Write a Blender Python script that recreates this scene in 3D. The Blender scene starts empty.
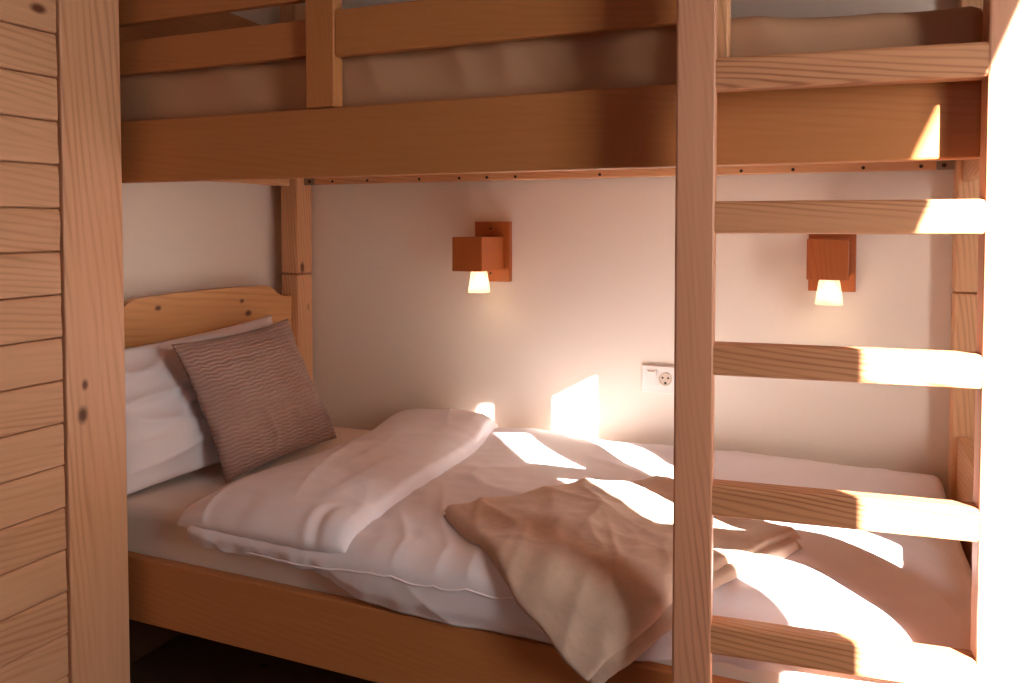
import bpy, bmesh, math, random
from mathutils import Vector, Matrix, noise

random.seed(7)
S = bpy.context.scene
COL = S.collection
R = math.radians

# ------------------------------------------------------------------ camera
cam_d = bpy.data.cameras.new('camera')
cam = bpy.data.objects.new('camera', cam_d)
COL.objects.link(cam)
cam.location = (0, 0, 1.23)
cam.rotation_euler = (R(88.0), 0, R(22.9))
cam_d.sensor_width = 36.0
cam_d.lens = 810.0 * 36.0 / 1024.0
cam_d.shift_y = -0.085
cam_d.clip_start = 0.02
S.cycles.diffuse_bounces = 8
S.camera = cam

# ------------------------------------------------------------------ world, sun, fill lamps, exposure
S.view_settings.view_transform = 'Standard'
S.view_settings.look = 'None'
S.view_settings.gamma = 1.0
S.view_settings.use_curve_mapping = False
S.view_settings.exposure = 0.0
world = bpy.data.worlds.new('sky')
S.world = world
world.use_nodes = True
world.node_tree.nodes['Background'].inputs[0].default_value = (0.75, 0.85, 1.0, 1)
world.node_tree.nodes['Background'].inputs[1].default_value = 1.5

SUN_DIR = Vector((-1.22, 1.0, -0.70))
sd = bpy.data.lights.new('sun', 'SUN')
sd.energy = 80.0
sd.angle = R(0.5)
sd.color = (1.0, 0.93, 0.845)
sun = bpy.data.objects.new('sun', sd)
COL.objects.link(sun)
sun.rotation_euler = SUN_DIR.to_track_quat('-Z', 'Y').to_euler()


def area(name, loc, to, sx, sy, power, color):
    d = bpy.data.lights.new(name, 'AREA')
    d.shape = 'RECTANGLE'
    d.size = sx
    d.size_y = sy
    d.energy = power
    d.color = color
    o = bpy.data.objects.new(name, d)
    COL.objects.link(o)
    o.location = loc
    o.rotation_euler = (Vector(to) - Vector(loc)).to_track_quat('-Z', 'Y').to_euler()
    return o


area('window_fill', (1.15, 0.66, 1.30), (-1.3, 1.0, 0.9), 0.40, 1.2, 22.0, (1.0, 0.93, 0.84))  # added fill lamp inside the unseen window, in place of its skylight
area('front_fill', (0.3, -1.4, 1.9), (-0.6, 2.0, 0.9), 1.4, 1.0, 2.2, (0.78, 0.83, 1.0))  # added fill lamp behind the camera; no such source stands there


# ------------------------------------------------------------------ materials
def newmat(name):
    m = bpy.data.materials.new(name)
    m.use_nodes = True
    nt = m.node_tree
    b = nt.nodes['Principled BSDF']
    return m, nt, b


def node(nt, t, **k):
    n = nt.nodes.new(t)
    for a, v in k.items():
        setattr(n, a, v)
    return n


def wood(name, base, dark, axis, rough=0.45, bands=46.0, contrast=0.26, knots=True, fibre=0.35, bump=0.12, spots=()):
    m, nt, b = newmat(name)
    L = nt.links.new
    tc = node(nt, 'ShaderNodeTexCoord')
    oi = node(nt, 'ShaderNodeObjectInfo')
    geo = node(nt, 'ShaderNodeNewGeometry')
    add = node(nt, 'ShaderNodeMath', operation='ADD')
    L(oi.outputs['Random'], add.inputs[0])
    L(geo.outputs['Random Per Island'], add.inputs[1])
    off = node(nt, 'ShaderNodeVectorMath', operation='SCALE')
    off.inputs[0].default_value = (7.3, 11.1, 5.7)
    L(add.outputs[0], off.inputs['Scale'])
    pos = node(nt, 'ShaderNodeVectorMath', operation='ADD')
    L(tc.outputs['Object'], pos.inputs[0])
    L(off.outputs[0], pos.inputs[1])

    def mapped(a, o):
        mp = node(nt, 'ShaderNodeMapping')
        sc = [o, o, o]
        sc['XYZ'.index(axis)] = a
        mp.inputs['Scale'].default_value = sc
        L(pos.outputs[0], mp.inputs['Vector'])
        return mp.outputs[0]
    wv = node(nt, 'ShaderNodeTexWave', wave_type='BANDS', bands_direction='DIAGONAL', wave_profile='SIN')
    L(mapped(0.11, 1.0), wv.inputs['Vector'])
    wv.inputs['Scale'].default_value = bands
    wv.inputs['Distortion'].default_value = 7.0
    wv.inputs['Detail'].default_value = 1.5
    wv.inputs['Detail Scale'].default_value = 0.45
    pw = node(nt, 'ShaderNodeMath', operation='POWER')
    L(wv.outputs['Fac'], pw.inputs[0])
    pw.inputs[1].default_value = 3.0
    fb = node(nt, 'ShaderNodeTexNoise')
    L(mapped(1.2, 60.0), fb.inputs['Vector'])
    fb.inputs['Scale'].default_value = 1.6
    fb.inputs['Detail'].default_value = 2.0
    tone = node(nt, 'ShaderNodeTexNoise')
    L(mapped(0.5, 3.0), tone.inputs['Vector'])
    tone.inputs['Scale'].default_value = 1.5
    brk = node(nt, 'ShaderNodeTexNoise')
    L(mapped(0.7, 5.0), brk.inputs['Vector'])
    brk.inputs['Scale'].default_value = 2.0
    brk.inputs['Detail'].default_value = 2.0
    bm_ = node(nt, 'ShaderNodeMapRange')
    L(brk.outputs['Fac'], bm_.inputs['Value'])
    bm_.inputs['From Min'].default_value = 0.40
    bm_.inputs['From Max'].default_value = 0.66
    bm_.inputs['To Min'].default_value = 0.15
    bm_.inputs['To Max'].default_value = 1.7
    pb = node(nt, 'ShaderNodeMath', operation='MULTIPLY')
    L(pw.outputs[0], pb.inputs[0])
    L(bm_.outputs[0], pb.inputs[1])
    s1 = node(nt, 'ShaderNodeMath', operation='MULTIPLY')
    L(pb.outputs[0], s1.inputs[0])
    s1.inputs[1].default_value = contrast
    s2 = node(nt, 'ShaderNodeMath', operation='MULTIPLY_ADD')
    L(fb.outputs['Fac'], s2.inputs[0])
    s2.inputs[1].default_value = fibre
    L(s1.outputs[0], s2.inputs[2])
    s3 = node(nt, 'ShaderNodeMath', operation='MULTIPLY_ADD')
    L(tone.outputs['Fac'], s3.inputs[0])
    s3.inputs[1].default_value = 0.60
    L(s2.outputs[0], s3.inputs[2])
    s4 = node(nt, 'ShaderNodeMath', operation='SUBTRACT')
    s4.use_clamp = True
    L(s3.outputs[0], s4.inputs[0])
    s4.inputs[1].default_value = 0.30
    mx = node(nt, 'ShaderNodeMix', data_type='RGBA')
    L(s4.outputs[0], mx.inputs[0])
    mx.inputs[6].default_value = (*base, 1)
    mx.inputs[7].default_value = (*dark, 1)
    out = mx.outputs[2]
    if knots:
        vo = node(nt, 'ShaderNodeTexVoronoi')
        L(mapped(0.55, 1.0), vo.inputs['Vector'])
        vo.inputs['Scale'].default_value = 5.5
        rp = node(nt, 'ShaderNodeValToRGB')
        e = rp.color_ramp.elements
        e[0].position = 0.035
        e[0].color = (1, 1, 1, 1)
        e[1].position = 0.075
        e[1].color = (0, 0, 0, 1)
        L(vo.outputs['Distance'], rp.inputs[0])
        mk = node(nt, 'ShaderNodeMix', data_type='RGBA')
        L(rp.outputs[0], mk.inputs[0])
        L(out, mk.inputs[6])
        mk.inputs[7].default_value = (dark[0] * 0.35, dark[1] * 0.25, dark[2] * 0.25, 1)
        out = mk.outputs[2]
    for (kx, ky, kz), kr in spots:
        sb = node(nt, 'ShaderNodeVectorMath', operation='SUBTRACT')
        L(tc.outputs['Object'], sb.inputs[0])
        sb.inputs[1].default_value = (kx, ky, kz)
        ml = node(nt, 'ShaderNodeVectorMath', operation='MULTIPLY')
        L(sb.outputs[0], ml.inputs[0])
        st = [1.0, 1.0, 1.0]
        st['XYZ'.index(axis)] = 0.65
        ml.inputs[1].default_value = st
        ln = node(nt, 'ShaderNodeVectorMath', operation='LENGTH')
        L(ml.outputs[0], ln.inputs[0])
        mr = node(nt, 'ShaderNodeMapRange')
        L(ln.outputs['Value'], mr.inputs['Value'])
        mr.inputs['From Min'].default_value = kr * 0.55
        mr.inputs['From Max'].default_value = kr * 1.5
        mr.inputs['To Min'].default_value = 1.0
        mr.inputs['To Max'].default_value = 0.0
        mk = node(nt, 'ShaderNodeMix', data_type='RGBA')
        L(mr.outputs[0], mk.inputs[0])
        L(out, mk.inputs[6])
        mk.inputs[7].default_value = (dark[0] * 0.30, dark[1] * 0.22, dark[2] * 0.22, 1)
        out = mk.outputs[2]
    L(out, b.inputs['Base Color'])
    b.inputs['Roughness'].default_value = rough
    bp = node(nt, 'ShaderNodeBump')
    bp.inputs['Strength'].default_value = bump
    bp.inputs['Distance'].default_value = 0.002
    L(s2.outputs[0], bp.inputs['Height'])
    L(bp.outputs[0], b.inputs['Normal'])
    return m


PINE = ((0.77, 0.445, 0.235), (0.45, 0.185, 0.075))
HONEY = ((0.60, 0.28, 0.115), (0.36, 0.13, 0.045))
M = {}
for ax in 'XYZ':
    M['pine' + ax] = wood('pine_' + ax.lower(), *PINE, ax)
    M['rail' + ax] = wood('rail_pine_' + ax.lower(), (0.51, 0.215, 0.075), (0.33, 0.11, 0.032), ax, contrast=0.16)  # darker pine copy: the dim light on rail fronts is put in its colour
    M['honey' + ax] = wood('honey_pine_' + ax.lower(), *HONEY, ax, contrast=0.16)
M['plank'] = wood('plank_pine', (0.74, 0.43, 0.25), (0.42, 0.18, 0.08), 'Y', bands=42, contrast=0.24)
M['end_board'] = wood('end_board_pine', (0.76, 0.43, 0.25), (0.46, 0.19, 0.08), 'Z', knots=False, bands=30, contrast=0.3,
                      spots=[((0.031, 0.498, 0.872), 0.007), ((0.031, 0.491, 0.805), 0.011)])
M['headboard'] = wood('headboard_pine', (0.70, 0.37, 0.15), (0.44, 0.19, 0.06), 'Y', knots=False, bands=30, contrast=0.3,
                      spots=[((-1.046, -0.152, 0.994), 0.007), ((-1.046, 0.195, 0.985), 0.006), ((-1.046, 0.225, 0.942), 0.009)])
M['ladderX'] = wood('ladder_pine_x', (0.61, 0.30, 0.15), (0.26, 0.08, 0.032), 'X', bands=62, contrast=0.42)
M['ladderZ'] = wood('ladder_pine_z', (0.62, 0.31, 0.185), (0.34, 0.125, 0.065), 'Z', bands=60, contrast=0.3)
M['cladding'] = wood('room_cladding', (0.36, 0.20, 0.10), (0.20, 0.09, 0.04), 'Y', bands=30, contrast=0.2)  # unseen walls and ceiling, made dark to cut light bounced onto the fronts
M['lamp'] = wood('stained_lamp_wood', (0.42, 0.115, 0.024), (0.26, 0.055, 0.012), 'Z', knots=False, contrast=0.3)


def plain(name, col, rough=0.5, metal=0.0, nscale=0, bump=0.0, var=0.0, dist=0.003, sheen=0.0):
    m, nt, b = newmat(name)
    L = nt.links.new
    b.inputs['Base Color'].default_value = (*col, 1)
    b.inputs['Roughness'].default_value = rough
    b.inputs['Metallic'].default_value = metal
    if sheen:
        b.inputs['Sheen Weight'].default_value = sheen
        b.inputs['Sheen Roughness'].default_value = 0.5
    if nscale:
        tc = node(nt, 'ShaderNodeTexCoord')
        n = node(nt, 'ShaderNodeTexNoise')
        n.inputs['Scale'].default_value = nscale
        n.inputs['Detail'].default_value = 4.0
        L(tc.outputs['Object'], n.inputs['Vector'])
        if var:
            mx = node(nt, 'ShaderNodeMix', data_type='RGBA')
            L(n.outputs['Fac'], mx.inputs[0])
            mx.inputs[6].default_value = (*[c * (1 - var) for c in col], 1)
            mx.inputs[7].default_value = (*[min(1, c * (1 + var)) for c in col], 1)
            L(mx.outputs[2], b.inputs['Base Color'])
        if bump:
            bp = node(nt, 'ShaderNodeBump')
            bp.inputs['Strength'].default_value = bump
            bp.inputs['Distance'].default_value = dist
            L(n.outputs['Fac'], bp.inputs['Height'])
            L(bp.outputs[0], b.inputs['Normal'])
    return m


M['wall'] = plain('wall_paint', (0.85, 0.765, 0.675), 0.85, nscale=60, bump=0.08, var=0.015)
M['ceiling'] = plain('ceiling_paint', (0.80, 0.76, 0.70), 0.9, nscale=40, bump=0.05)
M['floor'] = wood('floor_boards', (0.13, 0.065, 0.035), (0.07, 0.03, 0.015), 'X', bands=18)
M['duvet'] = plain('duvet_cotton', (0.82, 0.78, 0.845), 0.75, nscale=350, bump=0.05, var=0.02, sheen=0.1)
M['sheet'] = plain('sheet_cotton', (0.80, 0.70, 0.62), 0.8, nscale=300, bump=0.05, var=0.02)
M['shaded_upper_sheet'] = plain('shaded_upper_sheet', (0.50, 0.29, 0.17), 0.55, nscale=300, bump=0.05, var=0.02)  # darkened: the weak light of the upper bunk is put in the colour
M['pillowcase'] = plain('pillowcase_cotton', (0.83, 0.77, 0.79), 0.75, nscale=300, bump=0.05, var=0.02)
M['throw'] = plain('fleece_throw', (0.60, 0.435, 0.335), 0.95, nscale=55, bump=0.35, var=0.13, sheen=0.35)
M['white_plastic'] = plain('white_plastic', (0.82, 0.79, 0.75), 0.3, nscale=20, var=0.01)
M['brown_plastic'] = plain('tan_plastic', (0.50, 0.31, 0.20), 0.4, nscale=20, var=0.02)
M['beige_plastic'] = plain('beige_plastic', (0.66, 0.54, 0.44), 0.35, nscale=20, var=0.02)
M['dark'] = plain('dark_hole', (0.03, 0.022, 0.018), 0.7, nscale=30, var=0.1)
M['metal'] = plain('dull_steel', (0.35, 0.33, 0.31), 0.35, 1.0, nscale=80, var=0.1)


def cushion_mat():
    m, nt, b = newmat('ribbed_satin')
    L = nt.links.new
    tc = node(nt, 'ShaderNodeTexCoord')
    w = node(nt, 'ShaderNodeTexWave', wave_type='BANDS', bands_direction='Y', wave_profile='SIN')
    mp = node(nt, 'ShaderNodeMapping')
    mp.inputs['Scale'].default_value = (1, 1, 1)
    L(tc.outputs['UV'], mp.inputs['Vector'])
    # gentle zigzag of the ribs: add a sideways wave to v
    w2 = node(nt, 'ShaderNodeTexWave', wave_type='BANDS', bands_direction='X', wave_profile='SIN')
    L(tc.outputs['UV'], w2.inputs['Vector'])
    w2.inputs['Scale'].default_value = 3.4
    w2.inputs['Distortion'].default_value = 6.0
    w2.inputs['Detail Scale'].default_value = 2.0
    cb = node(nt, 'ShaderNodeCombineXYZ')
    mul = node(nt, 'ShaderNodeMath', operation='MULTIPLY')
    L(w2.outputs['Fac'], mul.inputs[0])
    mul.inputs[1].default_value = 0.008
    L(mul.outputs[0], cb.inputs['Y'])
    ad = node(nt, 'ShaderNodeVectorMath', operation='ADD')
    L(mp.outputs[0], ad.inputs[0])
    L(cb.outputs[0], ad.inputs[1])
    L(ad.outputs[0], w.inputs['Vector'])
    w.inputs['Scale'].default_value = 11.0
    w.inputs['Distortion'].default_value = 1.6
    w.inputs['Detail Scale'].default_value = 1.8
    mx = node(nt, 'ShaderNodeMix', data_type='RGBA')
    L(w.outputs['Fac'], mx.inputs[0])
    mx.inputs[6].default_value = (0.275, 0.160, 0.130, 1)
    mx.inputs[7].default_value = (0.355, 0.220, 0.175, 1)
    L(mx.outputs[2], b.inputs['Base Color'])
    b.inputs['Roughness'].default_value = 0.42
    b.inputs['Sheen Weight'].default_value = 0.2
    bp = node(nt, 'ShaderNodeBump')
    bp.inputs['Strength'].default_value = 0.6
    bp.inputs['Distance'].default_value = 0.004
    L(w.outputs['Fac'], bp.inputs['Height'])
    L(bp.outputs[0], b.inputs['Normal'])
    return m


M['cushion'] = cushion_mat()


def emis(name, col, st):
    m, nt, b = newmat(name)
    b.inputs['Base Color'].default_value = (*col, 1)
    b.inputs['Emission Color'].default_value = (*col, 1)
    b.inputs['Emission Strength'].default_value = st
    return m


def glass_mat():
    m, nt, b = newmat('frosted_glass')
    L = nt.links.new
    tr = node(nt, 'ShaderNodeBsdfTranslucent')
    tr.inputs['Color'].default_value = (0.86, 0.79, 0.68, 1)
    tp = node(nt, 'ShaderNodeBsdfTransparent')
    tp.inputs['Color'].default_value = (1.0, 0.95, 0.88, 1)
    b.inputs['Base Color'].default_value = (0.9, 0.85, 0.78, 1)
    b.inputs['Roughness'].default_value = 0.25
    m1 = node(nt, 'ShaderNodeMixShader')
    m1.inputs[0].default_value = 0.40
    L(tr.outputs[0], m1.inputs[1])
    L(tp.outputs[0], m1.inputs[2])
    m2 = node(nt, 'ShaderNodeMixShader')
    m2.inputs[0].default_value = 0.15
    L(m1.outputs[0], m2.inputs[1])
    L(b.outputs[0], m2.inputs[2])
    L(m2.outputs[0], nt.nodes['Material Output'].inputs['Surface'])
    return m


M['bulb'] = emis('lit_bulb', (1.0, 0.84, 0.62), 5.0)
M['glass'] = glass_mat()


# ------------------------------------------------------------------ mesh helpers
BASE = {}          # world position of each thing's origin, shared by its parts and sub-parts


def link(name, bm, mat, parent=None, smooth=False, base=None):
    """bm is in world coordinates; base (or the parent's location) becomes the origin."""
    me = bpy.data.meshes.new(name)
    if base is None:
        base = BASE.get(parent.name, (0, 0, 0)) if parent is not None else (0, 0, 0)
    base = Vector(base)
    bmesh.ops.translate(bm, verts=bm.verts, vec=-base)
    bmesh.ops.recalc_face_normals(bm, faces=bm.faces)
    bm.to_mesh(me)
    bm.free()
    me.materials.append(M[mat] if isinstance(mat, str) else mat)
    o = bpy.data.objects.new(name, me)
    COL.objects.link(o)
    if smooth:
        for p in me.polygons:
            p.use_smooth = True
    BASE[o.name] = base
    if parent is not None:
        o.parent = parent
    else:
        o.location = base
    return o


def bx(bm, x0, x1, y0, y1, z0, z1, bevel=0.0, seg=2):
    v = [bm.verts.new((x, y, z)) for x in (x0, x1) for y in (y0, y1) for z in (z0, z1)]
    fs = []
    for q in ((0, 1, 3, 2), (4, 6, 7, 5), (0, 4, 5, 1), (2, 3, 7, 6), (0, 2, 6, 4), (1, 5, 7, 3)):
        fs.append(bm.faces.new([v[i] for i in q]))
    if bevel:
        es = list({e for f in fs for e in f.edges})
        bmesh.ops.bevel(bm, geom=es, offset=bevel, segments=seg, profile=0.5, affect='EDGES', clamp_overlap=True)


def part_box(name, dims, mat, parent=None, bevel=0.003, base=None):
    bm = bmesh.new()
    bx(bm, *dims, bevel=bevel)
    return link(name, bm, mat, parent, base=base)


def prism(name, pts, axis, a0, a1, mat, parent=None, bevel=0.004):
    """pts: 2-D outline in the other two axes; extruded along axis from a0 to a1."""
    bm = bmesh.new()

    def mk(p, a):
        if axis == 'X':
            return (a, p[0], p[1])
        if axis == 'Y':
            return (p[0], a, p[1])
        return (p[0], p[1], a)
    lo = [bm.verts.new(mk(p, a0)) for p in pts]
    hi = [bm.verts.new(mk(p, a1)) for p in pts]
    f1 = bm.faces.new(lo)
    f2 = bm.faces.new(list(reversed(hi)))
    n = len(pts)
    for i in range(n):
        bm.faces.new((lo[i], lo[(i + 1) % n], hi[(i + 1) % n], hi[i]))
    if bevel:
        es = list(set(f1.edges) | set(f2.edges))
        bmesh.ops.bevel(bm, geom=es, offset=bevel, segments=2, profile=0.5, affect='EDGES', clamp_overlap=True)
    return link(name, bm, mat, parent)


def lathe(bm, prof, cx, cy, seg=32, cap=True):
    rings = []
    for r, z in prof:
        rings.append([bm.verts.new((cx + r * math.cos(2 * math.pi * k / seg), cy + r * math.sin(2 * math.pi * k / seg), z)) for k in range(seg)])
    for a, b in zip(rings, rings[1:]):
        for k in range(seg):
            bm.faces.new((a[k], a[(k + 1) % seg], b[(k + 1) % seg], b[k]))
    if cap:
        bm.faces.new(rings[0])
        bm.faces.new(list(reversed(rings[-1])))


def disc_y(bm, x, y, z, r, depth, seg=16):
    """short round peg along Y, front at y, reaching back to y + depth"""
    a = [bm.verts.new((x + r * math.cos(2 * math.pi * k / seg), y, z + r * math.sin(2 * math.pi * k / seg))) for k in range(seg)]
    b = [bm.verts.new((v.co.x, y + depth, v.co.z)) for v in a]
    bm.faces.new(a)
    bm.faces.new(list(reversed(b)))
    for k in range(seg):
        bm.faces.new((a[k], a[(k + 1) % seg], b[(k + 1) % seg], b[k]))


def grid_surf(bm, P):
    """P: list of rows of points; returns vert rows"""
    V = [[bm.verts.new(p) for p in row] for row in P]
    for i in range(len(V) - 1):
        for j in range(len(V[0]) - 1):
            bm.faces.new((V[i][j], V[i][j + 1], V[i + 1][j + 1], V[i + 1][j]))
    return V


def tube(bm, pts, r, seg=8):
    rings = []
    n = len(pts)
    for i, p in enumerate(pts):
        t = (Vector(pts[min(i + 1, n - 1)]) - Vector(pts[max(i - 1, 0)])).normalized()
        u = t.orthogonal().normalized() if i == 0 else (u - t * u.dot(t)).normalized()
        w = t.cross(u)
        rings.append([bm.verts.new(Vector(p) + r * (math.cos(2 * math.pi * k / seg) * u + math.sin(2 * math.pi * k / seg) * w)) for k in range(seg)])
    for a, b in zip(rings, rings[1:]):
        for k in range(seg):
            bm.faces.new((a[k], a[(k + 1) % seg], b[(k + 1) % seg], b[k]))
    bm.faces.new(rings[0])
    bm.faces.new(list(reversed(rings[-1])))


def tag(o, label, cat, group=None, kind=None):
    o['label'] = label
    o['category'] = cat
    if group:
        o['group'] = group
    if kind:
        o['kind'] = kind
    return o


def thing(name, loc, label, cat, group=None, rz=0.0):
    o = bpy.data.objects.new(name, None)
    o.empty_display_size = 0.1
    COL.objects.link(o)
    o.location = loc
    o.rotation_euler = (0, 0, rz)
    BASE[o.name] = Vector(loc)
    return tag(o, label, cat, group)


def struct(o, label=None):
    o['kind'] = 'structure'
    return o


def smoothstep(a, b, x):
    t = max(0.0, min(1.0, (x - a) / (b - a)))
    return t * t * (3 - 2 * t)


def N(x, y, z=0.0):
    return noise.noise(Vector((x, y, z)))


def ridge(x, y, z=0.0, p=3):
    return (1 - abs(N(x, y, z))) ** p


# ------------------------------------------------------------------ setting
XL, XR, YB, YR, ZC = -1.95, 1.20, 2.45, -1.6, 2.75
struct(part_box('floor', (XL - .1, XR + .1, YR - .1, YB + .1, -0.1, 0), 'floor', bevel=0))
struct(part_box('ceiling', (XL - .1, XR + .1, YR - .1, YB + .1, ZC, ZC + .1), 'cladding', bevel=0))
struct(part_box('wall_back', (XL - .1, XR + .1, YB, YB + .1, 0, ZC), 'wall', bevel=0))
struct(part_box('wall_left', (XL - .1, XL, YR, YB, 0, ZC), 'wall', bevel=0))
struct(part_box('wall_front', (XL - .1, XR + .1, YR - .1, YR, 0, ZC), 'cladding', bevel=0))


def beam(x, z):
    """a point (x, z) where the light crosses the ladder plane -> (y, z) in the right-hand wall"""
    t = (XR - x) / 1.22
    return (1.37 - t, z + 0.70 * t)


hole = [beam(0.006, 0.10), beam(0.575, 0.10), beam(0.575, 1.625), beam(0.256, 1.625), beam(0.006, 1.037)]  # unseen window opening, its outline shaped to give the wanted sunbeam
bm = bmesh.new()
T = 0.02
for xx in (XR, XR + T):
    oc = [(YR, 0), (YB, 0), (YB, ZC), (YR, ZC)]
    o_ = [bm.verts.new((xx, *p)) for p in oc]
    h_ = [bm.verts.new((xx, *p)) for p in hole]
    bm.faces.new((o_[0], o_[1], h_[1], h_[0]))
    bm.faces.new((o_[1], o_[2], h_[2], h_[1]))
    bm.faces.new((o_[2], o_[3], h_[4], h_[3], h_[2]))
    bm.faces.new((o_[3], o_[0], h_[0], h_[4]))
    if xx == XR:
        keep = (o_, h_)
for A, B in ((keep[0], o_), (keep[1], h_)):
    n = len(A)
    for i in range(n):
        bm.faces.new((A[i], A[(i + 1) % n], B[(i + 1) % n], B[i]))
struct(link('wall_right', bm, 'cladding'))
# timber lining around the unseen window shaped for the beam, outside the light's edge
bm = bmesh.new()
n = len(hole)
cyy = sum(p[0] for p in hole) / n
czz = sum(p[1] for p in hole) / n
for x0, x1 in ((XR - .012, XR - .0005),):
    inn = hole
    outp = [(p[0] + (0.05 if p[0] > cyy else -0.05), p[1] + (0.05 if p[1] > czz else -0.05)) for p in hole]
    rings = []
    for xx in (x0, x1):
        rings.append(([bm.verts.new((xx, *p)) for p in inn], [bm.verts.new((xx, *p)) for p in outp]))
    for i in range(n):
        j = (i + 1) % n
        (i0, o0), (i1, o1) = rings
        bm.faces.new((i0[i], i0[j], o0[j], o0[i]))
        bm.faces.new((i1[i], o1[i], o1[j], i1[j]))
        bm.faces.new((i0[i], i1[i], i1[j], i0[j]))
        bm.faces.new((o0[i], o0[j], o1[j], o1[i]))
struct(link('window_1', bm, 'pineZ'))

# ------------------------------------------------------------------ plank partition with its end board
part_t = thing('plank_partition', (-1.625, 0.8, 0), 'pine partition of horizontal planks with a knotty upright end board, left of the bed', 'partition')
PITCH = 0.0945
bm = bmesh.new()
z = 1.27 - 14 * PITCH
while z < 2.7:
    z1 = min(z + PITCH - 0.0025, 2.72)
    z0 = max(z, 0.003)
    if z1 - z0 > 0.02:
        tw = random.uniform(-.0015, .0015)
        # ship-lap board: rounded nose at the bottom, sunken tongue line at the top
        outl = [(-1.628, z0), (-1.604, z0), (-1.6005, z0 + .0025), (-1.600 + tw, z0 + .010),
                (-1.6005 - tw, z1 - .030), (-1.6012, z1 - .010), (-1.6025, z1 - .003), (-1.605, z1), (-1.628, z1)]
        lo = [bm.verts.new((p[0], 0.15, p[1])) for p in outl]
        hi = [bm.verts.new((p[0], 1.2490 + random.uniform(-.002, .0), p[1])) for p in outl]
        bm.faces.new(lo)
        bm.faces.new(list(reversed(hi)))
        for i in range(len(outl)):
            j = (i + 1) % len(outl)
            bm.faces.new((lo[i], lo[j], hi[j], hi[i]))
    z += PITCH
link('plank_panel', bm, 'plank', part_t)
part_box('end_board', (-1.650, -1.594, 1.2525, 1.409, 0, 2.74), 'end_board', part_t, bevel=0.004)
part_box('backing_board', (-1.650, -1.630, 0.15, 1.25, 0, 2.72), 'pineZ', part_t, bevel=0)

# ------------------------------------------------------------------ bunk bed
bed = thing('bunk_bed', (-0.8, 1.9, 0), 'pine bunk bed with carved headboard and plank guard rails against the pale wall', 'bunk bed')
F0, F1 = 1.442, 1.468          # front boards
BX0, BX1 = -1.90, 0.285


def hump(y0, y1, zb, zs, zt, sh, rise):
    """headboard outline: low shoulders at both ends and a raised middle joined by S curves"""
    pts = [(y0, zb), (y1, zb), (y1, zs)]
    k = 10
    right = []
    for i in range(k + 1):
        t = i / k
        y = y1 - sh - rise * t
        right.append((y, zs + (zt - zs) * (t * t * (3 - 2 * t))))
    mid = [(y0 + (y1 - y0) * s, zt + 0.006 * math.sin(math.pi * s)) for s in (0.68, 0.5, 0.32)]
    left = [(y0 + y1 - p[0], p[1]) for p in reversed(right)]
    return pts + right + mid + left + [(y0, zs)]


# back posts in two stacked lengths with the joint showing
for x0, x1 in ((-1.893, -1.820), (0.240, 0.312)):
    part_box('corner_post', (x0, x1, 2.352, 2.438, 0, 1.058), 'pineZ', bed, bevel=0.006)
    part_box('corner_post', (x0, x1, 2.352, 2.438, 1.0605, 2.02), 'pineZ', bed, bevel=0.006)
# front posts: left one behind the partition, right one behind the ladder
for x0, x1, y0, y1 in ((-1.893, -1.820, 1.470, 1.540), (0.205, 0.276, 1.4435, 1.500)):
    part_box('corner_post', (x0, x1, y0, y1, 0, 1.058), 'pineZ', bed, bevel=0.006)
    part_box('corner_post', (x0, x1, y0, y1, 1.0605, 2.02), 'pineZ', bed, bevel=0.006)
# long boards
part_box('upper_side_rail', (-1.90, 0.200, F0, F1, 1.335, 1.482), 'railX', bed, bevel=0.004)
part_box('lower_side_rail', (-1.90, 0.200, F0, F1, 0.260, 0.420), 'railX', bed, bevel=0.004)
br = part_box('back_rail', (-1.818, 0.238, 2.395, 2.420, 1.378, 1.482), 'pineX', bed, bevel=0.003)
for px in (-1.70, -1.555, -1.35, -1.20, -1.10, -1.0, -0.72, -0.30, -0.16, 0.02, 0.16):
    bm = bmesh.new()
    disc_y(bm, px, 2.3935, 1.388, 0.0048, 0.004)
    link('screw', bm, 'dark', br)
part_box('back_rail', (-1.818, 0.238, 2.395, 2.420, 0.290, 0.420), 'pineX', bed, bevel=0.003)
# head and foot boards
h1 = hump(1.541, 2.351, 0.62, 0.985, 1.026, 0.045, 0.085)
prism('headboard', h1, 'X', -1.876, -1.846, 'headboard', bed)
h2 = hump(1.541, 2.351, 1.46, 1.850, 1.905, 0.045, 0.085)
prism('headboard', h2, 'X', -1.876, -1.846, 'honeyY', bed)
part_box('end_rail', (-1.880, -1.850, 1.541, 2.351, 1.372, 1.455), 'pineY', bed)
part_box('end_rail', (-1.880, -1.850, 1.541, 2.351, 0.004, 0.42), 'floor', bed)  # added dark panel, its colour stands in for the shade under the bed
part_box('footboard', (0.252, 0.280, 1.501, 2.351, 0.26, 0.690), 'pineY', bed)
part_box('footboard', (0.252, 0.280, 1.501, 2.351, 1.345, 1.700), 'pineY', bed)
# guard boards and uprights
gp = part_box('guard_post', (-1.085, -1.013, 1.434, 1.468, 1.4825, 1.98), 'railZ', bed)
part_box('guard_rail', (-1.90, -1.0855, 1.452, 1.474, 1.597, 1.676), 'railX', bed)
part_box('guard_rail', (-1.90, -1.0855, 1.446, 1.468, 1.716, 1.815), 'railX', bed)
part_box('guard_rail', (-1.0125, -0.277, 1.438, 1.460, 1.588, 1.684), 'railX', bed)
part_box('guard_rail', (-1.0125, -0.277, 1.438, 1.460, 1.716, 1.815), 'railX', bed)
part_box('guard_post', (-0.2765, -0.204, 1.436, 1.468, 1.4825, 1.98), 'pineZ', bed)
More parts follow.
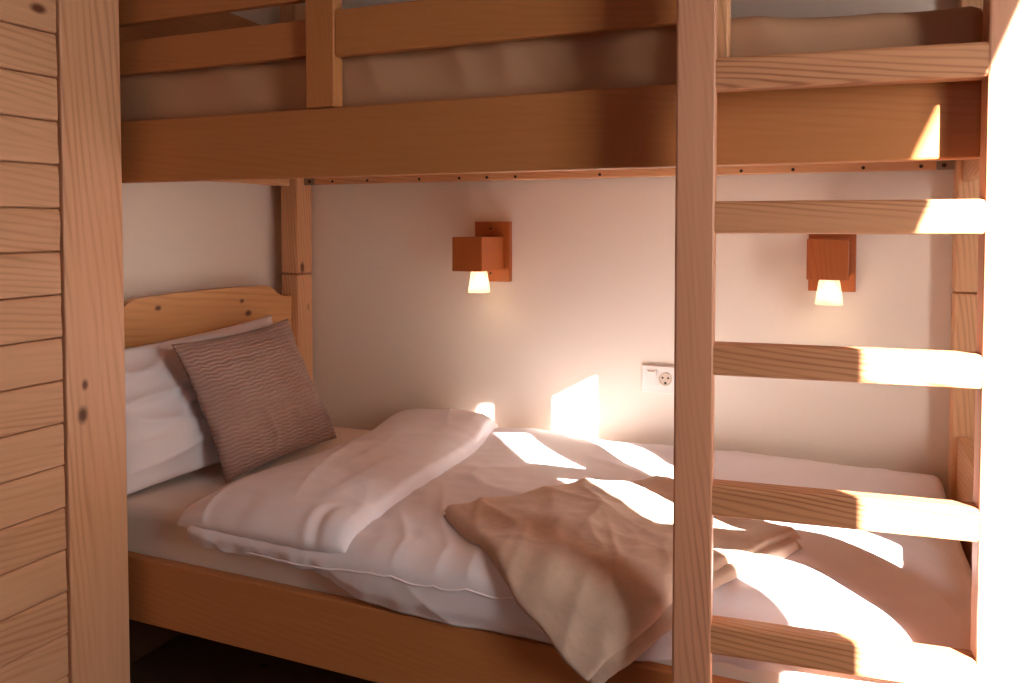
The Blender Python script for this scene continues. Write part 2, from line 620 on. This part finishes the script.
# slatted bases
for zz in (1.452, 0.352):
    for k in range(12):
        x = -1.72 + k * 0.168
        part_box('bed_slat', (x - .04, x + .04, 1.469, 2.394, zz, zz + .016), 'pineY', bed, bevel=0.002)
    for y0, y1 in ((1.4685, 1.488), (2.375, 2.3945)):
        part_box('slat_ledge', (-1.818, 0.200, y0, y1, zz - .032, zz - .0005), 'pineX', bed, bevel=0.002)
# steel corner brackets where the upper frame meets the back posts
for x0, x1, dx in ((-1.817, -1.775, 0.012), (0.196, 0.238, -0.012)):
    b_ = part_box('bracket', (x0, x1, 2.388, 2.3945, 1.377, 1.402), 'metal', bed, bevel=0.001)
    bm = bmesh.new()
    disc_y(bm, (x0 + x1) / 2 + dx * .3, 2.386, 1.389, 0.006, 0.003)
    link('screw', bm, 'dark', b_)

# ------------------------------------------------------------------ ladder
LA = Vector((-0.2745, 1.345, 0))
LB = Vector((0.244, 1.3985, 0))
yaw = math.atan2(LB.y - LA.y, LB.x - LA.x)
LW = (LB - LA).length
lad = bpy.data.objects.new('ladder', None)
COL.objects.link(lad)
lad.location = LA
lad.rotation_euler = (0, 0, yaw)
tag(lad, 'wide pine ladder standing upright in front of the bunk bed, sunlit on its right side', 'ladder')
PW = 0.0645
for x0, x1 in ((0, PW), (LW - PW, LW)):
    part_box('side_post', (x0, x1, 0, 0.040, 0, 2.05), 'ladderZ', lad, bevel=0.004)
for k in range(7):
    zt = 1.740 - 0.2345 * k
    part_box('rung', (PW - .008, LW - PW + .008, 0.0015, 0.0385, zt - 0.0535, zt), 'ladderX', lad, bevel=0.006)

# ------------------------------------------------------------------ bedding
MZ = 0.530


def mattress(name, x0, x1, y0, y1, z0, z1, mat, label, amp):
    bm = bmesh.new()
    nx, nr = 150, 0
    r = 0.03
    # rounded-rectangle section in (y, z), swept along x with the ends closed in
    sec = []

    def arc(cy, cz, a0, a1, k=6):
        return [(cy + r * math.cos(a0 + (a1 - a0) * i / k), cz + r * math.sin(a0 + (a1 - a0) * i / k)) for i in range(k + 1)]
    q = math.pi / 2
    c = arc(y0 + r, z0 + r, 2 * q, 3 * q) + arc(y1 - r, z0 + r, 3 * q, 4 * q) + arc(y1 - r, z1 - r, 0, q) + arc(y0 + r, z1 - r, q, 2 * q)
    # resample for detail
    for i in range(len(c)):
        a, b = c[i], c[(i + 1) % len(c)]
        m = max(1, int(math.hypot(b[0] - a[0], b[1] - a[1]) / 0.02))
        for k in range(m):
            sec.append((a[0] + (b[0] - a[0]) * k / m, a[1] + (b[1] - a[1]) * k / m))
    cy, cz = (y0 + y1) / 2, (z0 + z1) / 2
    rows = []
    for i in range(nx + 1):
        t = i / nx
        x = x0 + (x1 - x0) * t
        e = min(x - x0, x1 - x)
        ins = r - math.sqrt(max(0, r * r - (r - min(e, r)) ** 2))
        row = []
        for (y, zz) in sec:
            sy = 1 - ins / (y1 - y0) * 2
            sz = 1 - ins / (z1 - z0) * 2
            yy, z_ = cy + (y - cy) * sy, cz + (zz - cz) * sz
            if zz > z0 + 0.03:
                d = amp * (ridge(x * 5 + zz * 3, zz * 5, y * 2.0, 4) - 0.35) + amp * .6 * N(x * 9 + 4 * zz, zz * 3, y * 3)
                if y < y0 + 0.03:
                    yy += min(0.0, -d * 0.8) if amp < .004 else -d
                if zz > z1 - 0.03:
                    z_ += d * .25 
            if amp > .004:
                z_ -= 0.022 * smoothstep(-0.30, 0.10, x) * (zz - z0) / (z1 - z0)
            row.append((x, yy, z_))
        rows.append(row)
    V = [[bm.verts.new(p) for p in row] for row in rows]
    n = len(sec)
    for i in range(nx):
        for j in range(n):
            bm.faces.new((V[i][j], V[i][(j + 1) % n], V[i + 1][(j + 1) % n], V[i + 1][j]))
    bm.faces.new(V[0])
    bm.faces.new(list(reversed(V[-1])))
    base = (cy * 0 + (x0 + x1) / 2, cy, z0)
    o = link(name, bm, mat, None, smooth=True, base=base)
    return tag(o, label, 'mattress')


mattress('mattress', -1.84, 0.235, 1.474, 2.372, 0.369, MZ, 'sheet', 'mattress with a smooth fitted sheet on the lower bunk, under the pillow and duvet', 0.002)
mattress('mattress', -1.84, 0.195, 1.478, 2.370, 1.469, 1.606, 'shaded_upper_sheet', 'mattress in a creased sheet on the upper bunk, behind the guard boards', 0.009)

# duvet ------------------------------------------------------------
Y1, RR = 1.478, 0.052


def y1f(x):
    return Y1 + 0.040 * smoothstep(-0.42, -0.25, x)


def hbase(x, y):
    h = 0.556 + 0.012 * N(x * 2.1 + 3, y * 2.4, 1.7)
    h += 0.050 * math.exp(-((x - 0.03) / 0.22) ** 2 - ((y - 1.74) / 0.26) ** 2)     # plump mound toward the foot
    h += 0.020 * math.exp(-((x + 0.62) / 0.28) ** 2 - ((y - 1.85) / 0.30) ** 2)
    h += 0.026 * math.exp(-((y - 2.33) / 0.10) ** 2)
    # creases running from the fold toward the foot and to the front
    w = ridge(x * 2.3 - y * 1.1, y * 6.0 + x * 2.6, 5.1, 5)
    h += 0.007 * (0.3 + 0.7 * smoothstep(-1.1, -0.9, x)) * (w - 0.3) * (0.4 + 0.6 * smoothstep(-0.2, -0.8, x))
    w2 = ridge(x * 7 + y * 2, y * 2.2 - x, 9.3, 5)
    h += 0.007 * (w2 - 0.3) * smoothstep(1.85, 1.5, y) * smoothstep(-1.05, -0.9, x)
    w3 = ridge(x * 9 + y * 3.5, y * 2.6 - x * .8, 2.3, 6)
    h += 0.0065 * (w3 - 0.25) * smoothstep(2.0, 1.55, y) * smoothstep(-0.2, -0.45, x) * smoothstep(-1.05, -0.9, x)
    h += 0.012 * math.exp(-((x + 0.93) / 0.09) ** 2)
    h += 0.002 * N(x * 22, y * 22, 2)
    return h


def drape(x, w, off):
    """lay (x, w) over the bed: w > Y1 is on top, smaller w rolls over the front edge and hangs"""
    y1 = y1f(x)
    if w >= y1:
        return Vector((x, w, hbase(x, w) + off))
    a = y1 - w
    h = hbase(x, y1)
    if a < RR * math.pi / 2:
        p = a / RR
        return Vector((x, y1 - (RR + off) * math.sin(p), h - RR + (RR + off) * math.cos(p)))
    return Vector((x, y1 - RR - off, h - RR - (a - RR * math.pi / 2)))


def hemz(x):
    z = 0.428 + 0.006 * N(x * 6, 3.3)
    z += 0.062 * smoothstep(-0.93, -1.12, x)
    return z


duv = thing('duvet', (-0.6, 1.9, MZ), 'plump white duvet with its top end folded back, on the lower bunk', 'duvet')
bm = bmesh.new()
NX, NT, NH = 260, 96, 34
X0, X1 = -1.428, 0.225
rows = []
for i in range(NX + 1):
    x = X0 + (X1 - X0) * i / NX
    e = min(x - X0, (X1 - x) * 1.0)
    edge = 1 - math.sqrt(max(0, 1 - (1 - min(e / 0.030, 1)) ** 2))
    row = []
    # underside at the wall edge, then the top
    row.append((x, 2.392, MZ + .004))
    for j in range(NT + 1):
        w = 2.405 - (2.405 - y1f(x)) * j / NT
        p = drape(x, w, 0)
        eb = min((2.405 - w) / 0.04, 1)
        eb = 1 - math.sqrt(max(0, 1 - (1 - eb) ** 2))
        k = max(edge, eb * .9)
        p.z = p.z * (1 - k) + (MZ + 0.004) * k
        row.append(tuple(p))
    h = hbase(x, y1f(x))
    drop = max(0.02, (h - RR) - hemz(x))
    total = RR * math.pi / 2 + drop
    for j in range(1, NH + 1):
        a = total * j / NH
        p = drape(x, y1f(x) - a, 0)
        s = smoothstep(0.03, total, a)
        fold = 0.009 * N(x * 9 + a * 6, a * 5, 7.7) + 0.006 * (ridge(x * 6 - a * 7, a * 4, 1.1, 4) - .4) + 0.003 * N(x * 24 + a * 14, a * 8, 3.1)
        fold += 0.006 * N(x * 38 + a * 20, a * 9, 5.5) * smoothstep(-0.8, -1.1, x)
        bulge = 0.010 * math.sin(math.pi * min(1, a / total))
        tuck = 0.008 * smoothstep(total - 0.035, total, a)
        p.y -= (fold * s + bulge) * (1 - edge) - tuck
        p.z = p.z * (1 - edge * .3) + (MZ) * edge * .3
        row.append(tuple(p))
    q = row[-1]
    row.append((x, q[1] + 0.018, q[2] + 0.006))
    row.append((x, 1.470, q[2] + 0.03))
    rows.append(row)
grid_surf(bm, rows)
link('cover', bm, 'duvet', duv, smooth=True)

# folded-back top end: a plump second layer with rounded edges
bm = bmesh.new()
FX, FW = 110, 120


def flap_edges(t):
    """right-hand limit of the flap for t = 0 at the wall ... 1 at the front"""
    return -1.055 + 0.085 * t + 0.012 * math.sin(t * 5)


top, bot = [], []
W0, W1 = 2.392, Y1 - 0.062
for j in range(FW + 1):
    t = j / FW
    w = W0 + (W1 - W0) * t
    xr = flap_edges(t)
    xl = -1.450 + 0.01 * math.sin(t * 4 + 1)
    rt, rb = [], []
    for i in range(FX + 1):
        s = i / FX
        x = xl + (xr - xl) * s
        dl, dr = (x - xl), (xr - x)
        df, dw = (w - W1), (W0 - w)

        def rnd(d, r):
            q = 1 - min(max(d, 0) / r, 1)
            return math.sqrt(max(0.0, 1 - q * q))
        k = (1 - math.exp(-max(dl, 0) / 0.055)) * (0.45 * rnd(dr, 0.022) + 0.55 * (1 - math.exp(-max(dr, 0) / 0.035))) * rnd(dw, 0.05)
        k *= 0.40 * rnd(df, 0.012) + 0.60 * (1 - math.exp(-max(df, 0) / 0.05))
        k *= smoothstep(-0.004, 0.014, dl)
        th = 0.044 + 0.010 * math.sin(math.pi * s) * math.sin(math.pi * t)
        th += 0.007 * N(x * 4, w * 1.4, 4.4) + 0.004 * (ridge(x * 7 + w * .8, w * 1.0, 3.9, 3) - .35)
        # curl and gathers at the front right corner
        g = math.exp(-((x - xr + 0.045) / 0.05) ** 2 - ((w - W1 - 0.035) / 0.05) ** 2)
        th += 0.020 * g
        bend = x - xr + 0.105 - 6.0 * (w - W1 - 0.045) ** 2
        th += 0.008 * math.exp(-(bend / 0.014) ** 2 - ((w - W1 - 0.035) / 0.045) ** 2)
        th -= 0.009 * math.exp(-((bend - 0.028) / 0.014) ** 2 - ((w - W1 - 0.035) / 0.045) ** 2)
        th += 0.005 * (ridge(x * 9 + w * 2.2, w * 1.1, 6.6, 6) - .2) + 0.004 * (ridge(x * 3 - w * 3, w * 5, 2.6, 6) - .2)
        th += 0.007 * N(x * 20, w * 4, 8.8) * smoothstep(1.56, 1.42, w)
        p = drape(x, w, 0.001 + th * k + 0.004 * k)
        rt.append(tuple(p))
        rb.append(tuple(drape(x, w, 0.0008)))
    top.append(rt)
    bot.append(rb)
VT = grid_surf(bm, top)
bmesh.ops.remove_doubles(bm, verts=bm.verts, dist=1e-5)
link('turned_back_top', bm, 'duvet', duv, smooth=True)
# corded seam along the front drop
bm = bmesh.new()
pts = []
for i in range(200):
    x = -1.25 + (0.20 + 1.25) * i / 199
    a = 0.088 + 0.004 * N(x * 5, 1)
    h = hbase(x, y1f(x))
    total = RR * math.pi / 2 + max(0.02, (h - RR) - hemz(x))
    p = drape(x, y1f(x) - a, 0)
    s = smoothstep(0.03, total, a)
    fold = 0.009 * N(x * 9 + a * 6, a * 5, 7.7) + 0.006 * (ridge(x * 6 - a * 7, a * 4, 1.1, 4) - .4) + 0.003 * N(x * 24 + a * 14, a * 8, 3.1)
    p.y -= fold * s + 0.010 * math.sin(math.pi * min(1, a / total)) + 0.0008
    pts.append(tuple(p))
tube(bm, pts, 0.0022)
link('piping', bm, 'duvet', duv, smooth=True)

# throw ------------------------------------------------------------
A, B, Cc = Vector((-0.85, 1.612)), Vector((-0.44, 2.06)), Vector((-0.085, 1.67))
Tt = Vector((-0.422, 1.257))


def throw_layer(bm, off0, thick, ea, eb, ec, ed, seed):
    nu, nv = 110, 100
    rows = []
    for i in range(nu + 1):
        u = ea + (eb - ea) * i / nu           # A-T edge -> B-C edge
        row = []
        for j in range(nv + 1):
            v = ec + (ed - ec) * j / nv       # A-B edge -> T-C edge
            p2 = (A * (1 - u) + B * u) * (1 - v) + (Tt * (1 - u) + Cc * u) * v
            d = min(u - ea, eb - u) * 0.60
            d2 = min(v - ec, ed - v) * 0.52

            def rnd(dd, r):
                q = 1 - min(max(dd, 0) / r, 1)
                return math.sqrt(max(0.0, 1 - q * q))
            k = rnd(d, 0.018) * rnd(d2, 0.018)
            wv = 0.010 * (ridge(u * 2.2 + v * 1.3, v * 3.0 - u, seed, 4) - 0.3)
            wv += 0.008 * N(u * 3, v * 3, seed + 2) + 0.003 * N(u * 11, v * 11, seed + 4)
            # a soft crease running where it rolls over the edge
            p = drape(p2.x, p2.y, off0 + (thick + max(wv, -thick * .5)) * k)
            hang = smoothstep(y1f(p2.x) - 0.03, y1f(p2.x) - 0.16, p2.y)
            p.y -= hang * (0.014 + 0.010 * N(u * 4, v * 4, seed + 6))
            row.append(tuple(p))
        rows.append(row)
    grid_surf(bm, rows)


thr = thing('throw_blanket', (-0.45, 1.6, 0.58), 'beige fleece throw folded square, one corner hanging over the front of the lower bunk', 'blanket')
bm = bmesh.new()
throw_layer(bm, 0.003, 0.014, 0.0, 1.0, 0.0, 1.0, 1.5)
link('lower_fold', bm, 'throw', thr, smooth=True)
bm = bmesh.new()
throw_layer(bm, 0.014, 0.016, 0.004, 1.03, -0.004, 0.955, 1.5)
link('upper_fold', bm, 'throw', thr, smooth=True)


# pillow and cushion -------------------------------------------------
def pad(name, corners, thick, mat, label, cat, pinch=0.04, wr=0.006, seed=0.0, n=70, sag=0.0, back=0.75):
    """corners TL, TR, BR, BL of the front seam line; puffs along the normal to both sides"""
    TL, TR, BR, BL = [Vector(c) for c in corners]
    nrm = ((TR - BL).cross(TL - BR)).normalized()
    ctr = (TL + TR + BR + BL) / 4
    if nrm.dot(Vector((0, 0, 1.2)) - ctr) < 0 and nrm.x < 0:
        nrm = -nrm
    bm = bmesh.new()
    uv = bm.loops.layers.uv.new('UVMap')
    V = {}

    def pt(u, v, side):
        pu = u * (1 - pinch * (1 - v * v) * abs(u) ** 2 * 1.0)
        pv = v * (1 - pinch * (1 - u * u) * abs(v) ** 2 * 1.0)
        a, b = (pu + 1) / 2, (pv + 1) / 2
        p = (BL * (1 - a) + BR * a) * (1 - b) + (TL * (1 - a) + TR * a) * b
        k = ((1 - u ** 4) * (1 - v ** 4)) ** (0.62 if v > 0 else 0.62 - 0.2 * min(1, -v * 2))
        k *= 0.62 + 0.38 * (1 - u * u) * (1 - v * v)
        bias = 1.0 - sag * v
        d = thick * k * bias
        d += wr * k ** .5 * (ridge(u * 1.8 + v, v * 2.2 - u * .7, seed, 4) - .4) + wr * .7 * N(u * 3, v * 3, seed + 3) * k ** .5
        return p + nrm * d * (1 if side else -back)
    for side in (1, 0):
        for i in range(n + 1):
            for j in range(n + 1):
                u, v = -1 + 2 * i / n, -1 + 2 * j / n
                if side == 0 and (i in (0, n) or j in (0, n)):
                    V[(0, i, j)] = V[(1, i, j)]
                else:
                    V[(side, i, j)] = bm.verts.new(pt(u, v, side))
    for side in (1, 0):
        for i in range(n):
            for j in range(n):
                q = [(i, j), (i + 1, j), (i + 1, j + 1), (i, j + 1)]
                f = bm.faces.new([V[(side, *c)] for c in q])
                for l, c in zip(f.loops, q):
                    l[uv].uv = (c[0] / n, c[1] / n)
    base = ((BL + BR) / 2)
    o = link(name, bm, mat, None, smooth=True, base=base)
    return tag(o, label, cat)


pad('pillow', [(-1.785, 1.46, 0.905), (-1.785, 2.165, 0.935), (-1.635, 2.14, 0.542), (-1.705, 1.47, 0.540)], 0.075, 'pillowcase',
    'white pillow propped against the headboard, partly behind the brown cushion', 'pillow', pinch=0.05, wr=0.024, seed=2.0, sag=0.25, back=0.45)
pad('cushion', [(-1.645, 1.600, 0.920), (-1.665, 2.100, 0.935), (-1.545, 2.190, 0.540), (-1.545, 1.685, 0.538)], 0.060, 'cushion',
    'brown ribbed satin cushion leaning on the white pillow', 'cushion', pinch=0.06, wr=0.008, seed=6.0, sag=0.25, back=0.3)


# ------------------------------------------------------------------ wall lamps and socket
def wall_lamp(cx, label):
    t = thing('wall_lamp', (cx, YB, 1.05), label, 'wall lamp', 'wooden reading lamps on the back wall')
    pl = part_box('back_plate', (cx - .058, cx + .066, 2.424, YB - .0002, 1.048, 1.245), 'lamp', t, bevel=0.002)
    for zz in (1.075, 1.222):
        bm = bmesh.new()
        disc_y(bm, cx, 2.4225, zz, 0.004, 0.003)
        link('screw', bm, 'dark', pl)
    part_box('wooden_block', (cx - .054, cx + .048, 2.252, 2.4238, 1.090, 1.196), 'lamp', t, bevel=0.0015)
    bm = bmesh.new()
    cy = 2.335
    zt = 1.0895
    prof = [(0.0245, zt), (0.0275, zt - .012), (0.0315, zt - .040), (0.0355, zt - .070), (0.0340, zt - .070), (0.0300, zt - .040), (0.0260, zt - .012), (0.0230, zt)]
    lathe(bm, prof, cx, cy, 36, cap=False)
    link('glass_shade', bm, 'glass', t, smooth=True)
    bm = bmesh.new()
    prof = [(0.004, zt - .040), (0.010, zt - .037), (0.0155, zt - .028), (0.0165, zt - .020), (0.013, zt - .010), (0.009, zt - .001)]
    lathe(bm, prof, cx, cy, 24)
    link('bulb', bm, 'bulb', t, smooth=True)
    d = bpy.data.lights.new('lamp_light', 'POINT')
    d.energy = 0.28
    d.color = (1.0, 0.74, 0.47)
    d.shadow_soft_size = 0.012
    o = bpy.data.objects.new('lamp_light', d)
    COL.objects.link(o)
    o.parent = t
    o.location = Vector((cx, cy, zt - .055)) - BASE[t.name]
    return t


wall_lamp(-1.100, 'stained wooden wall lamp with lit glass shade, above the middle of the bed')
wall_lamp(-0.060, 'stained wooden wall lamp with lit glass shade, seen between the ladder rungs')

sk = thing('wall_socket', (-0.515, YB, 0.72), 'white switch and power socket plate on the wall left of the ladder post', 'socket')
part_box('cover_plate', (-0.598, -0.430, 2.4415, YB - .0002, 0.720, 0.806), 'white_plastic', sk, bevel=0.003)
part_box('top_trim', (-0.596, -0.432, 2.4402, 2.4413, 0.8015, 0.8052), 'brown_plastic', sk, bevel=0.0005)
sw = part_box('switch_rocker', (-0.582, -0.552, 2.4388, 2.4413, 0.742, 0.790), 'white_plastic', sk, bevel=0.001)
part_box('indicator', (-0.578, -0.558, 2.4378, 2.4386, 0.7845, 0.7875), 'brown_plastic', sw, bevel=0)
part_box('switch_rocker', (-0.5495, -0.5455, 2.4388, 2.4413, 0.742, 0.790), 'white_plastic', sk, bevel=0.001)
ocx, ocz = -0.524, 0.764
bm = bmesh.new()
# round outlet with a raised rim and a sunken face
seg = 32
rings = []
for r, y in ((0.0200, 2.4413), (0.0200, 2.4383), (0.0172, 2.4383), (0.0165, 2.4409)):
    rings.append([bm.verts.new((ocx + r * math.cos(2 * math.pi * k / seg), y, ocz + r * math.sin(2 * math.pi * k / seg))) for k in range(seg)])
for a, b in zip(rings, rings[1:]):
    for k in range(seg):
        bm.faces.new((a[k], a[(k + 1) % seg], b[(k + 1) % seg], b[k]))
bm.faces.new(rings[-1])
ol = link('outlet', bm, 'beige_plastic', sk, smooth=False)
for dx, dz, r in ((-.0085, 0.004, .0032), (.0085, 0.004, .0032), (0, -.0115, .0038)):
    bm = bmesh.new()
    disc_y(bm, ocx + dx, 2.4398, ocz + dz, r, 0.001)
    link('pin_hole', bm, 'dark', ol)
